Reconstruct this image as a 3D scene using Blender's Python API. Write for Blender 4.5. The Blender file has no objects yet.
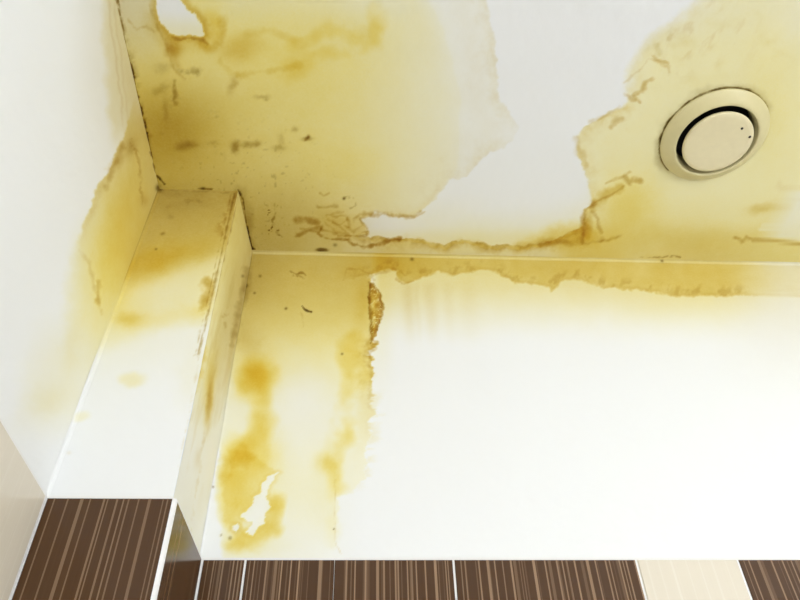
import bpy, math, random
import numpy as np
from mathutils import Matrix, Vector
random.seed(4)
C = bpy.context.scene.collection
SC = bpy.context.scene

# ------------------------------------------------------------------ camera
H = 2.45                                   # ceiling height
F_PX, PITCH, YAW, ROLL = 715.1343, 0.7747, -0.0729, -0.0323
CAM = np.array([0.3898, -1.0, H - 1.1119])
cp, sp = math.cos(PITCH), math.sin(PITCH)
fw = np.array([-math.sin(YAW) * cp, math.cos(YAW) * cp, sp])
rt0 = np.array([math.cos(YAW), math.sin(YAW), 0.0]); up0 = np.cross(rt0, fw)
cr, sr = math.cos(ROLL), math.sin(ROLL)
RT = rt0 * cr + up0 * sr; UP = -rt0 * sr + up0 * cr
cd = bpy.data.cameras.new('camera'); cam = bpy.data.objects.new('camera', cd); C.objects.link(cam)
cd.sensor_width = 36.0; cd.lens = F_PX / 800 * 36.0; cd.clip_start = 0.01
m = Matrix.Identity(4)
for i in range(3):
    m[i][0], m[i][1], m[i][2], m[i][3] = RT[i], UP[i], -fw[i], CAM[i]
cam.matrix_world = m
SC.camera = cam

def un(px, py, ax, val):                   # a photo pixel's ray met with a plane
    d = RT * (px - 400) / F_PX - UP * (py - 300) / F_PX + fw
    return CAM + d * ((val - CAM[ax]) / d[ax])
def proj(P):
    d = P - CAM; z = np.maximum(d @ fw, .02)
    return 400 + F_PX * (d @ RT) / z, 300 - F_PX * (d @ UP) / z

# ------------------------------------------------------------------ light
w = bpy.data.worlds.new('sky'); SC.world = w; w.use_nodes = True
bg = w.node_tree.nodes['Background']; bg.inputs[0].default_value = (.80, .90, 1, 1); bg.inputs[1].default_value = 1.0
def area(name, loc, target, sx, sy, power, col):
    l = bpy.data.lights.new(name, 'AREA'); l.shape = 'RECTANGLE'; l.size = sx; l.size_y = sy; l.energy = power; l.color = col
    o = bpy.data.objects.new(name, l); C.objects.link(o); o.location = loc
    o.rotation_euler = (Vector(target) - Vector(loc)).to_track_quat('-Z', 'Y').to_euler()
    return o
# light added behind the camera, as from an unseen window
area('added_window_light', (.80, -2.06, 1.1), (.80, 0, 1.1), 1.4, 1.2, 27.5, (.94, .98, 1.065))
SC.view_settings.view_transform = 'Standard'; SC.view_settings.look = 'None'
SC.view_settings.gamma = 1; SC.view_settings.use_curve_mapping = False
SC.view_settings.exposure = -0.87

# ------------------------------------------------------------------ helpers
def tag(o, label=None, cat=None, group=None, kind=None):
    for k, v in (('label', label), ('category', cat), ('group', group), ('kind', kind)):
        if v: o[k] = v
    return o
def mesh_obj(name, V, Fc, mat, parent=None, smooth=False):
    me = bpy.data.meshes.new(name); me.from_pydata([tuple(map(float, v)) for v in V], [], Fc); me.update()
    if smooth:
        for p in me.polygons: p.use_smooth = True
    o = bpy.data.objects.new(name, me); C.objects.link(o)
    if mat: me.materials.append(mat)
    if parent: o.parent = parent
    return o
def box_data(a, b):
    V = [(x, y, z) for x in (a[0], b[0]) for y in (a[1], b[1]) for z in (a[2], b[2])]
    return V, [(0, 1, 3, 2), (4, 6, 7, 5), (0, 4, 5, 1), (2, 3, 7, 6), (0, 2, 6, 4), (1, 5, 7, 3)]
def box(name, a, b, mat, parent=None): return mesh_obj(name, *box_data(a, b), mat, parent)

# ------------------------------------------------------------------ materials
def newmat(name):
    mt = bpy.data.materials.new(name); mt.use_nodes = True
    nt = mt.node_tree; return mt, nt, nt.nodes['Principled BSDF']
def mathn(nt, op, a, b=None):
    n = nt.nodes.new('ShaderNodeMath'); n.operation = op
    for i, v in enumerate((a, b)):
        if v is None: continue
        if isinstance(v, (int, float)): n.inputs[i].default_value = v
        else: nt.links.new(v, n.inputs[i])
    return n.outputs[0]
def noise(nt, scale, detail=3, rough=.6, coord=None):
    n = nt.nodes.new('ShaderNodeTexNoise'); n.inputs['Scale'].default_value = scale
    n.inputs['Detail'].default_value = detail; n.inputs['Roughness'].default_value = rough
    if coord: nt.links.new(coord, n.inputs['Vector'])
    return n.outputs['Fac']

TY, TB, TK = (.945, .80, .27), (.645, .48, .22), (.38, .32, .20)  # yellow, brown, and a dark tint for grime and painted corner shade
def plaster_material():
    mt, nt, b = newmat('stained_plaster')
    co = nt.nodes.new('ShaderNodeNewGeometry').outputs['Position']
    n1 = noise(nt, 30, 5, .65, co); n2 = noise(nt, 240, 3, .6, co); n3 = noise(nt, 900, 2, .6, co)
    mod = mathn(nt, 'ADD', mathn(nt, 'MULTIPLY', n1, .34), mathn(nt, 'ADD', mathn(nt, 'MULTIPLY', n2, .22), .72))
    tot = None
    for nm, t in (('stain_yellow', TY), ('stain_brown', TB), ('grime_shade', TK)):
        at = nt.nodes.new('ShaderNodeAttribute'); at.attribute_name = nm
        sc = nt.nodes.new('ShaderNodeVectorMath'); sc.operation = 'SCALE'; sc.inputs[0].default_value = [math.log(x) for x in t]
        nt.links.new(mathn(nt, 'MULTIPLY', at.outputs['Fac'], mod), sc.inputs['Scale'])
        if tot is None: tot = sc.outputs[0]
        else:
            a = nt.nodes.new('ShaderNodeVectorMath'); a.operation = 'ADD'
            nt.links.new(tot, a.inputs[0]); nt.links.new(sc.outputs[0], a.inputs[1]); tot = a.outputs[0]
    sx = nt.nodes.new('ShaderNodeSeparateXYZ'); nt.links.new(tot, sx.inputs[0])
    cx = nt.nodes.new('ShaderNodeCombineXYZ')
    for i, wv in enumerate((.86, .865, .85)):
        nt.links.new(mathn(nt, 'MULTIPLY', mathn(nt, 'EXPONENT', sx.outputs[i]), wv), cx.inputs[i])
    nt.links.new(cx.outputs[0], b.inputs['Base Color'])
    b.inputs['Roughness'].default_value = .62; b.inputs['Specular IOR Level'].default_value = .3
    at = nt.nodes.new('ShaderNodeAttribute'); at.attribute_name = 'stain_brown'
    hgt = mathn(nt, 'ADD', mathn(nt, 'MULTIPLY', n2, .35), mathn(nt, 'ADD', mathn(nt, 'MULTIPLY', n3, .15), mathn(nt, 'MULTIPLY', mathn(nt, 'MULTIPLY', at.outputs['Fac'], n2), .8)))
    bp = nt.nodes.new('ShaderNodeBump'); bp.inputs['Strength'].default_value = .35; bp.inputs['Distance'].default_value = .0012
    nt.links.new(hgt, bp.inputs['Height']); nt.links.new(bp.outputs[0], b.inputs['Normal'])
    return mt
def plain(name, col, rough=.5, var=.06, scale=60, bump=.1):
    mt, nt, b = newmat(name)
    co = nt.nodes.new('ShaderNodeNewGeometry').outputs['Position']
    n = noise(nt, scale, 4, .6, co)
    mx = nt.nodes.new('ShaderNodeMix'); mx.data_type = 'RGBA'; nt.links.new(n, mx.inputs[0])
    mx.inputs[6].default_value = (*[c * (1 - var) for c in col], 1); mx.inputs[7].default_value = (*[min(1, c * (1 + var)) for c in col], 1)
    nt.links.new(mx.outputs[2], b.inputs['Base Color']); b.inputs['Roughness'].default_value = rough
    bp = nt.nodes.new('ShaderNodeBump'); bp.inputs['Strength'].default_value = bump; bp.inputs['Distance'].default_value = .001
    nt.links.new(n, bp.inputs['Height']); nt.links.new(bp.outputs[0], b.inputs['Normal'])
    return mt
def tile_material(name, dark, mid, light, rough):
    # 'stripe' is the printed line pattern of the tile glaze: 0 ground, 1 pale line, negative a darker line
    mt, nt, b = newmat(name)
    tc = nt.nodes.new('ShaderNodeTexCoord')
    mp = nt.nodes.new('ShaderNodeMapping'); mp.inputs['Scale'].default_value = (1, 1, .004); nt.links.new(tc.outputs['Object'], mp.inputs[0])
    n = noise(nt, 420, 3, .7, mp.outputs[0])
    at = nt.nodes.new('ShaderNodeAttribute'); at.attribute_name = 'stripe'
    m1 = nt.nodes.new('ShaderNodeMix'); m1.data_type = 'RGBA'; nt.links.new(n, m1.inputs[0])
    m1.inputs[6].default_value = (*dark, 1); m1.inputs[7].default_value = (*mid, 1)
    m2 = nt.nodes.new('ShaderNodeMix'); m2.data_type = 'RGBA'; nt.links.new(at.outputs['Fac'], m2.inputs[0])
    nt.links.new(m1.outputs[2], m2.inputs[6]); m2.inputs[7].default_value = (*light, 1)
    nt.links.new(m2.outputs[2], b.inputs['Base Color'])
    b.inputs['Roughness'].default_value = rough; b.inputs['Specular IOR Level'].default_value = .34
    bp = nt.nodes.new('ShaderNodeBump'); bp.inputs['Strength'].default_value = .06; bp.inputs['Distance'].default_value = .0005
    nt.links.new(n, bp.inputs['Height']); nt.links.new(bp.outputs[0], b.inputs['Normal'])
    return mt
M_PLAS = plaster_material()
M_WHITE = plain('white_paint', (.86, .86, .85), .6)
M_GROUT = plain('white_grout', (.84, .83, .80), .8, .05, 400, .4)
M_TRIM = plain('white_plastic_profile', (.88, .87, .85), .35)
M_BROWN = tile_material('brown_striped_glaze', (.064, .028, .0095), (.090, .042, .016), (.33, .21, .118), .16)
M_BEIGE = tile_material('beige_striped_glaze', (.72, .65, .52), (.76, .69, .56), (.82, .77, .66), .18)
M_VALVE = plain('aged_cream_plastic', (.67, .595, .315), .38, .05, 90, .05)
M_DISC = plain('aged_ivory_plastic', (.77, .68, .42), .36, .05, 90, .05)
M_DARK = plain('near_black', (.012, .011, .009), .8)  # plain near-black for throat, stem and screws
M_FLOOR = plain('grey_floor_tile', (.42, .40, .37), .4)
M_FRAME = plain('added_frame_paint', (.8, .8, .8), .4)

# ------------------------------------------------------------------ stain fields, in numpy
def hsh(i, j, s):
    h = (i.astype(np.int64) * 374761393 + j.astype(np.int64) * 668265263 + s * 1442695041) & 0x7fffffff
    h = ((h ^ (h >> 13)) * 1274126177) & 0x7fffffff
    return ((h ^ (h >> 16)) & 0xffff) / 65535.0
def vn(x, y, s):
    i = np.floor(x); j = np.floor(y); u = x - i; v = y - j
    u = u * u * (3 - 2 * u); v = v * v * (3 - 2 * v)
    a = hsh(i, j, s); b = hsh(i + 1, j, s); c = hsh(i, j + 1, s); d = hsh(i + 1, j + 1, s)
    return (a * (1 - u) + b * u) * (1 - v) + (c * (1 - u) + d * u) * v
def fbm(x, y, scale, oct=4, s=0):          # about -1..1
    r = 0; a = 1; t = 0; f = 1 / scale
    for o in range(oct):
        r = r + a * vn(x * f + 17.3 * o, y * f - 9.1 * o, s + o * 7); t += a; a *= .55; f *= 2.03
    return r / t * 2 - 1
def sstep(a, b, x):
    t = np.clip((x - a) / (b - a), 0, 1); return t * t * (3 - 2 * t)
def seg_dist(x, y, pts, closed):
    P = np.array(pts, float); n = len(P); d = np.full(x.shape, 1e9)
    for k in range(n if closed else n - 1):
        a = P[k]; b = P[(k + 1) % n]; e = b - a; L = max(e @ e, 1e-9)
        t = np.clip(((x - a[0]) * e[0] + (y - a[1]) * e[1]) / L, 0, 1)
        d = np.minimum(d, (x - a[0] - t * e[0]) ** 2 + (y - a[1] - t * e[1]) ** 2)
    return np.sqrt(d)
def inside(x, y, pts):
    P = np.array(pts, float); n = len(P); c = np.zeros(x.shape, bool)
    for k in range(n):
        a = P[k]; b = P[(k + 1) % n]
        if a[1] == b[1]: continue
        c ^= ((a[1] > y) != (b[1] > y)) & (x < (b[0] - a[0]) * (y - a[1]) / (b[1] - a[1]) + a[0])
    return c
class Field:
    """Stain and painted shade densities at the surface's points; (x, y) is where the photograph shows each point."""
    def __init__(s, x, y):
        s.x, s.y = x, y; s.d = {k: np.zeros(x.shape) for k in 'YBK'}; s.bump = np.zeros(x.shape)
    def warp(s, amt, sc, seed=0, oct=4):
        return s.x + amt * fbm(s.x, s.y, sc, oct, 11 + seed), s.y + amt * fbm(s.x, s.y, sc, oct, 53 + seed)
    def add(s, v, Y=0, B=0, K=0):
        for k, a in (('Y', Y), ('B', B), ('K', K)):
            if a: s.d[k] += a * v
    def sdf(s, pts, wp=3, sc=14, seed=0, fine=.9, teeth=0):
        x, y = s.warp(wp, sc, seed)
        if fine: x = x + fine * fbm(s.x, s.y, 3.5, 2, 71 + seed); y = y + fine * fbm(s.x, s.y, 3.5, 2, 73 + seed)
        if teeth: x = x + teeth * fbm(s.x * .3, s.y, 4.5, 3, 75 + seed)
        return np.where(inside(x, y, pts), -1, 1) * seg_dist(x, y, pts, True)
    def fill(s, pts, soft=2, wp=3, sc=14, seed=0, **a):
        d = s.sdf(pts, wp, sc, seed); s.add(sstep(soft, -soft, d), **a); return d
    def stroke(s, pts, wd, wp=2, sc=7, seed=0, broken=0, soft=.6, **a):
        P = np.array(pts, float); mg = wd * 3 + wp * 2 + 4   # only near the line
        near = np.flatnonzero((s.x > P[:, 0].min() - mg) & (s.x < P[:, 0].max() + mg) & (s.y > P[:, 1].min() - mg) & (s.y < P[:, 1].max() + mg))
        if not len(near): return
        X, Yy = s.x[near], s.y[near]
        x = X + wp * fbm(X, Yy, sc, 5, 11 + seed); y = Yy + wp * fbm(X, Yy, sc, 5, 53 + seed)
        d = seg_dist(x, y, pts, False)
        n1 = fbm(X, Yy, max(7, wd * 3), 3, seed + 31); n2 = fbm(X, Yy, max(4.5, wd * 2.2), 3, seed + 33)
        w = wd * np.clip(.85 + .9 * n1, .3, 1.7)
        v = sstep(w * (1 + soft), w * (1 - soft) * .4, d) * np.clip(.8 + .7 * n1 + .55 * n2, .1, 1.4)
        if broken: v = v * sstep(-broken, .35 - broken * .2, fbm(X, Yy, 5, 3, seed + 77) + .1)
        for k, am in a.items(): s.d[k][near] += am * v
    def rim(s, d, where, depth=2.5, seed=0, **a):   # tide line: crisp outside, fading inwards from d = 0
        n = np.clip(.65 + .8 * fbm(s.x, s.y, 10, 3, seed) + .5 * fbm(s.x, s.y, 3.5, 2, seed + 3), 0, 1.6)
        s.add(np.where(d > -1, sstep(-1, .6, d) * np.exp(-np.maximum(d, 0) / (depth * (.4 + n))), 0) * n * where, **a)
    def blob(s, cx, cy, rx, ry, ang=0, wp=2, sc=12, seed=0, pw=1, **a):
        x, y = s.warp(wp, sc, seed); c, n = math.cos(math.radians(ang)), math.sin(math.radians(ang))
        u = ((x - cx) * c + (y - cy) * n) / rx; v = (-(x - cx) * n + (y - cy) * c) / ry
        s.add(np.exp(-(u * u + v * v) ** pw), **a)
    def cut(s, mask):                       # bare, unstained paint
        for k in s.d: s.d[k] = s.d[k] * (1 - mask)

VR = .0955; VC = np.array([1.0225, -.3095, H])   # the valve's radius and place
def stain_ceiling(f):
    x, y = f.x, f.y
    W = [(480, -90), (486, -20), (487, 5), (491, 20), (495, 45), (497, 70), (499, 100), (510, 116), (518, 126), (514, 139), (500, 150), (479, 161), (468, 177),
         (450, 180), (437, 197), (425, 211), (414, 217), (400, 216), (385, 213.5), (370, 214), (362, 219), (365, 226), (367, 233), (358, 236), (375, 238),
         (395, 238), (412, 238), (430, 241), (443, 246), (455, 243), (465, 240), (480, 243), (500, 246), (515, 246), (535, 243), (551, 240), (570, 232), (583, 226),
         (583, 212), (592, 203), (588, 190), (586, 172), (577, 152), (576, 138), (585, 126), (600, 117), (622, 106), (629, 96), (627, 80), (632, 62), (645, 45),
         (660, 28), (685, 10), (700, -5), (720, -90)]
    dW = f.sdf(W, 4, 13, 1)                 # > 0 in the stain
    left = sstep(555, 500, x + .25 * (y - 60))
    st = sstep(-1.5, 2.5, dW)
    # --- the big left stain
    g = sstep(470, 300, x + 18 * fbm(x, y, 90, 3, 5) + .12 * (y - 100))
    core = sstep(-6, 26, 205 - np.hypot(x - 262, (y - 118) * .92) + 7 * fbm(x, y, 40, 3, 9))
    f.add(left * st * (.07 + .10 * core + .05 * sstep(-1.5, 2, 198 - np.hypot(x - 262, (y - 118) * .92) + 5 * fbm(x, y, 40, 3, 9)) + .60 * g * core), Y=1)
    f.rim(dW, left * sstep(235, 180, y), 7, 315, B=.13, K=.02)
    f.add(left * st * sstep(14, 2, dW) * (.5 + .5 * fbm(x, y, 14, 3, 3)), B=.10, Y=.05)
    f.add(left * st * np.exp(-((dW - 22) / 14) ** 2) * (.5 + .5 * fbm(x, y, 25, 3, 4)), B=.08)
    f.add(sstep(240, 140, x) * sstep(-20, 60, y), Y=.22)
    f.add(sstep(330, 180, x + 20 * fbm(x, y, 60, 3, 6)) * sstep(60, 130, y + 10 * fbm(x, y, 40, 3, 8)), Y=.30, K=.10)
    f.add(np.exp(-((x - 170) / 42) ** 2 - ((y - 128) / 38) ** 2), K=.28, Y=.30, B=.15)  # grime, with the corner's shade painted into it
    f.add(sstep(185, 150, x) * sstep(95, 15, y), Y=-.55, B=.10, K=.10)
    f.add(sstep(420, 260, x) * sstep(165, 245, y), K=.16, B=.06, Y=.05)  # broad darkening toward the corner
    f.blob(275, 215, 60, 45, K=.14, B=.10)
    f.add(sstep(300, 380, x) * sstep(450, 370, x) * sstep(40, 0, y), Y=-.12)
    f.add(sstep(30, 0, y) * sstep(205, 235, x) * sstep(420, 330, x), Y=-.22)
    # golden waves
    f.stroke([(296, 44), (325, 32), (350, 36), (372, 41)], 9, 4, 20, 2, Y=.38, B=.05, soft=.9)
    f.stroke([(290, 70), (318, 54), (355, 54), (374, 44), (372, 10)], 8, 4, 20, 3, Y=.34, B=.05, soft=.9)
    f.blob(345, 75, 50, 45, Y=.12); f.blob(270, 60, 40, 30, Y=.18); f.blob(345, 165, 45, 28, Y=.25)
    f.blob(240, 48, 20, 12, -10, 4, Y=.45, B=.30); f.stroke([(224, 20), (221, 42), (210, 50), (203, 44)], 4, 2, 9, 4, Y=.45, B=.30, soft=.9)
    f.stroke([(213, 15), (217, 30), (207, 47)], 5, 3, 12, 5, Y=.35, soft=.9)
    f.stroke([(220, 62), (230, 72), (241, 76), (258, 72), (300, 65)], 3, 2, 16, 6, Y=.25, B=.14, soft=.9)
    f.blob(233.5, 85, 4, 8, 18, 3, 7, B=.45, K=.08)
    f.stroke([(250, 33), (270, 30), (290, 40), (300, 46)], 4, 3, 20, 6, Y=.2, B=.08, soft=.9)
    # bare flake at the top and its brown rim
    Hh = [(156, -40), (156, 5), (159, 20), (169, 34), (178, 37), (190, 36), (200, 37.5), (204, 34), (203, 25), (195, 15), (187, 9), (180, -2), (172, -40)]
    dH = f.sdf(Hh, 1.6, 7, 21)
    f.add(sstep(9, 1, dH) * (dH > 0), B=.35, Y=.35); f.add(sstep(22, 3, dH) * sstep(0, 25, y), B=.18, Y=.25)
    f.stroke([(172, 37), (180, 39.5), (190, 38), (203, 40), (207, 44)], 1.6, 1.2, 5, 8, B=.7, K=.1)
    f.blob(174, 50, 7, 8, 0, 2, B=.75, Y=.4); f.stroke([(168, 40), (170, 55), (176, 66)], 4, 2, 8, 9, B=.30, soft=.9)
    f.stroke([(150, 5), (156, 22), (163, 36), (167, 50), (172, 66), (184, 80)], 1.6, 3, 9, 10, B=.35, soft=.9)
    f.stroke([(128, 20), (136, 29), (146, 26), (154, 32)], 1.0, 2, 8, 12, B=.28, soft=.9)
    m = sstep(1, -1.2, dH); keep = sstep(8, 36, y) * .32
    f.cut(m); f.add(m * keep, Y=1)
    # mould smudges
    f.stroke([(174, 80), (175, 92), (175, 103)], 2.6, 1.5, 6, 13, K=.55, B=.45, soft=.8); f.stroke([(178, 71), (188, 73), (198, 71)], 3, 2, 6, 14, .5, K=.40, B=.2, soft=.9)
    f.blob(160, 90, 10, 4, -20, 4, 6, K=.22, B=.15); f.blob(166, 110, 3, 12, 0, 3, 6, K=.18, B=.15); f.blob(163, 68, 8, 5, 0, 4, 6, K=.15, B=.1)
    for cx, cy, rx, ry, a in ((189, 145, 8, 4, .7), (236, 145, 4.5, 4, .75), (235, 150, 3, 3, .6), (248, 145, 5, 2.6, .65), (257, 144, 3.5, 3, .65), (279, 148, 6, 3, .4), (295, 129, 3, 2.5, .4),
                              (262, 97, 7, 2, .35), (266, 99, 2, 1.5, .4), (213, 143, 5, 2, .3), (307, 139, 4, 2, 1.3), (308, 137.5, 1.5, 1.5, 1.2), (281, 139, 3, 6, .2), (180, 148, 6, 3, .35)):
        f.blob(cx, cy, rx, ry, 0, 2, 4, int(cx), K=a * .55, B=a * .6)
    sp = sstep(.42, .62, fbm(x, y, 3.2, 2, 91))
    sk = np.exp(-((np.abs(x - 275 - .14 * (y - 220) + 5 * np.sin((y - 200) / 13)) / 6) ** 2)) * sstep(196, 206, y) * sstep(242, 234, y)
    f.add(sk * sp, K=1.3, B=.6); f.stroke([(264, 202), (268, 206), (274, 203), (276, 214), (272, 220), (276, 232), (282, 238)], .9, 2, 5, 17, .3, K=.5, B=.3)
    f.add(sstep(.5, .7, fbm(x, y, 3.4, 2, 95)) * np.exp(-((x - 250) / 60) ** 2 - ((y - 190) / 50) ** 2), K=.32)
    f.add(sstep(.35, .8, fbm(x, y, 9, 4, 96)) * np.exp(-((x - 185) / 50) ** 2 - ((y - 125) / 30) ** 2), K=.30)
    # wrinkles by the wall
    ln = dict(soft=.8)
    f.stroke([(296, 220), (306, 218.5), (317, 223)], 2.6, 1.5, 6, 20, B=.75, K=.12, **ln)
    f.stroke([(298, 235), (310, 230.5), (321, 228)], 3.0, 1.5, 6, 21, B=.85, K=.15, **ln)
    f.stroke([(321, 228), (318, 233), (325, 238), (337, 239.5), (348, 240), (352, 244), (365, 246.5), (378, 244.5), (388, 240.5), (400, 239)], 2.0, 1.5, 5, 22, B=1.05, K=.1, **ln)
    f.stroke([(300, 228.5), (308, 229)], 1.4, 1, 5, 23, B=.4)
    f.stroke([(338, 236.5), (352, 235.5), (366, 236), (367.5, 232)], 1.3, 1, 5, 24, B=.7, **ln)
    f.stroke([(353, 219), (360, 214.5), (368, 214), (374, 216), (383, 213.8), (390, 216), (400, 216), (414, 217.5), (424, 212)], 1.7, 1, 5, 25, B=.62, **ln)
    f.stroke([(360, 219), (362, 223), (366.5, 227), (367.5, 231), (362, 232.5)], 1.2, .8, 5, 26, B=.7, **ln)
    f.stroke([(317, 206), (325, 207.5), (337, 206)], 2, 2, 6, 27, B=.38, K=.06, **ln)
    for k, pl in enumerate((((326, 215), (343, 211)), ((328, 219), (340, 224.5), (347, 219)), ((332, 216), (347, 215), (349, 226)), ((326, 224), (336, 232), (350, 236)), ((344, 226), (352, 231), (362, 226)), ((322, 230), (338, 234)), ((333, 221), (350, 234)))):
        f.stroke(list(pl), 1.4, 2, 6, 30 + k, B=.42, **ln)
    f.blob(338, 226, 24, 13, 12, 4, B=.18, Y=.30)
    f.blob(322, 250, 6, 2, 0, .6, 4, K=1.3, B=.6, pw=2); f.blob(335, 245, 1.8, 1.4, 0, .5, K=.7); f.blob(344, 198.5, 1.3, 1.2, 0, .4, K=1.6)
    f.stroke([(339, 197), (348, 197), (356, 200), (356, 206), (350, 208)], 1.1, 1, 4, 41, .2, K=.32, B=.15)
    f.stroke([(320, 193), (324, 195.5), (329, 193)], 1.1, .5, 4, 42, B=.45)
    # line along the wall and its deeper yellow below
    line = [(395, 239), (405, 238), (415, 239), (425, 240.5), (433, 243), (440, 246.5), (447, 247), (455, 243.5), (462, 240.5), (470, 241.5), (480, 243.5), (490, 245.5), (502, 247), (515, 246.5), (530, 244.5), (545, 242), (553, 240)]
    lw = sstep(338, 372, x) * sstep(600, 575, x) * sstep(224, 236, y)
    f.rim(dW, lw, 2.2, 301, B=.9, K=.06); f.rim(dW - 3.5, lw, 3, 305, B=.24); f.stroke([(p[0], p[1] + 2.5) for p in line], 4, 3, 7, 44, B=.2, Y=.15, soft=.9)
    f.rim(dW, sstep(350, 365, x) * sstep(440, 415, x) * sstep(208, 213, y) * sstep(228, 222, y), 1.6, 309, B=.6)
    f.rim(dW, sstep(570, 580, x) * sstep(598, 590, x) * sstep(198, 206, y), 3, 311, B=.8)
    f.rim(dW, sstep(560, 580, x) * sstep(200, 180, y) * (1 - .8 * sstep(115, 95, y)), 5, 313, B=.22, Y=.12)
    band = st * sstep(212, 236, y - .012 * (x - 400)) * sstep(360, 400, x)
    f.add(band * (1 - .6 * sstep(590, 640, x)), Y=.46, B=.05)
    f.add(sstep(-55, 0, dW) * (dW < 4) * sstep(190, 236, y) * sstep(370, 470, x) * sstep(600, 575, x), Y=.24)
    f.add((dW < 3) * sstep(225, 240, y), Y=.2)
    # brown knot under the right stain
    f.fill([(520, 246), (540, 236), (552, 227), (570, 226), (583, 224), (596, 232), (594, 244), (570, 245)], 9, 4, 10, 2, Y=.62, B=.18)
    f.stroke([(540, 243.5), (553, 241), (566, 242), (580, 243), (592, 243), (601, 240)], 3, 2, 6, 45, B=.6, **ln)
    f.stroke([(582.5, 243), (583.5, 226), (583.5, 213), (590, 207), (594, 203)], 2, 1.2, 6, 46, B=.7, **ln)
    f.stroke([(586, 235), (590, 222), (588, 212), (597, 201), (608, 193), (621, 187)], 5.0, 3, 8, 47, B=.36, Y=.35, **ln)
    f.stroke([(590, 207), (597, 201), (604, 198), (613, 194), (622, 188), (623, 186.5)], 1.2, 1.2, 5, 48, B=.42); f.stroke([(592, 212), (598, 219), (597, 225), (601, 232)], 1.8, 1.2, 5, 49, B=.5, **ln)
    f.stroke([(624, 178), (630, 183), (633, 180), (641, 181)], 2, 1.2, 5, 50, B=.62, **ln); f.stroke([(606, 184), (614, 179), (622, 177), (630, 173)], 1.4, 1.5, 6, 51, B=.35, **ln)
    for px, py in ((602, 241), (609, 240), (617, 237)): f.blob(px, py, 4, 1.4, -20, 1, 4, B=.6)
    # --- the right stain
    stu = sstep(110, 80, y) * sstep(610, 630, x); rgt = sstep(540, 580, x) * (st * (1 - stu) + stu * sstep(-7, 12, dW + 4 * fbm(x, y, 18, 4, 88)))
    inner = sstep(0, 30, dW)
    f.add(rgt * (.34 + .16 * inner), Y=1); f.add(rgt * sstep(60, 5, y + 12 * fbm(x, y, 30, 3, 12)), Y=-.10, K=.03)
    f.add(rgt * sstep(740, 830, x - .5 * (60 - y)) * sstep(70, 0, y), Y=-.25)
    f.add(rgt * sstep(18, 1, dW) * (.55 + .6 * fbm(x, y, 9, 3, 13)), Y=.16, B=.12)
    f.add(rgt * sstep(180, 245, y) * (.7 + .4 * fbm(x, y, 50, 3, 14)), Y=.24, B=.06, K=.05)
    f.blob(628, 205, 26, 30, 20, 6, Y=.55, B=.05); f.blob(700, 240, 70, 14, 0, 4, Y=.10, B=.04, K=.04); f.blob(770, 110, 30, 60, 0, 4, Y=.2)
    f.add(rgt * sstep(.1, .6, fbm(x, y, 16, 4, 15)) * np.exp(-((x - 672) / 32) ** 2 - ((y - 38) / 34) ** 2), K=.16, Y=.15)
    f.add(rgt * sstep(.1, .6, fbm(x + .6 * y, (y - x) * .3, 9, 4, 16)) * np.exp(-((x - 690) / 60) ** 2 - ((y - 30) / 34) ** 2), B=.22)
    f.add(rgt * sstep(.0, .7, fbm(x * .6 + y * .2, y - .3 * x, 26, 4, 19)) * sstep(110, 60, y), Y=.14, K=.05)
    ex = np.hypot(x - 664, (y - 62) * 1.0)
    f.stroke([(627, 96), (634, 101), (633, 96), (641, 92), (646, 82), (652, 79)], 2.2, 1.5, 5, 52, B=.55, **ln); f.stroke([(634, 96), (640, 103)], 1.5, 1, 5, 53, B=.5)
    f.stroke([(652, 55), (660, 62), (668, 66), (669, 72)], 2.4, 2, 6, 54, B=.42, **ln); f.stroke([(611, 126), (616, 121), (622, 119)], 3, 1.2, 5, 55, B=.45, **ln)
    f.stroke([(626, 82), (637, 72), (650, 60), (668, 62)], 1.3, 3, 8, 56, B=.25, **ln); f.stroke([(576, 138), (578, 150), (583, 156), (587, 168)], 3, 1.5, 6, 57, B=.26, **ln); f.stroke([(590, 122), (604, 116), (620, 107)], 1.5, 2, 6, 58, B=.28, **ln)
    pale = [(830, 185), (800, 192), (789, 200), (780, 212), (768, 221), (757, 229), (768, 235), (785, 238), (802, 241), (840, 243)]
    m = sstep(2, -2, f.sdf(pale, 3, 10, 22)); f.cut(m * .6)
    f.blob(762, 208, 14, 5, -12, 4, B=.3, Y=.3); f.stroke([(780, 185), (788, 193), (799, 200)], 4, 3, 9, 59, B=.10, **ln)
    f.stroke([(735, 237), (743, 240), (746, 237), (752, 240), (762, 239), (775, 241), (790, 240), (800, 244), (850, 246)], 1.9, 2, 5, 60, B=.55, **ln)
    f.stroke([(640, 257), (662, 258), (668, 256), (680, 257)], 1, 1, 5, 61, .2, B=.5, K=.3)
    # shadow line along the valve's near rim, painted on the ceiling
    an = np.radians(np.arange(128, 322, 6)); rx, ry = proj(np.stack([VC[0] + (VR + .0006) * np.cos(an), VC[1] + (VR + .0006) * np.sin(an), 0 * an + H], 1))
    f.stroke(list(zip(rx, ry)), 1.0, .3, 20, 85, K=1.5, soft=.6); f.stroke(list(zip(rx, ry)), 5, 1, 12, 86, K=.2, soft=.9)
    # open joint to the left wall and around the boxing
    cr = [(114, -25), (118, 0), (121, 18), (126, 45), (130, 60), (133.5, 75), (136, 92), (141, 108), (145, 124), (148, 140), (152, 160), (157, 184)]
    f.stroke(cr, .8, .8, 6, 62, K=.75, B=.7); f.stroke(cr[4:11], 1.1, 1.2, 4, 63, .05, K=1.7, B=.5); f.stroke(cr, 3.5, 2, 8, 64, .3, K=.22, B=.15, soft=.9)
    f.stroke([(157, 176), (161, 180), (164, 184)], 1.3, .8, 4, 65, K=2.4); f.stroke([(190, 189), (225, 189), (240, 191)], 0.8, .7, 5, 66, .15, K=.45, B=.5)
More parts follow.
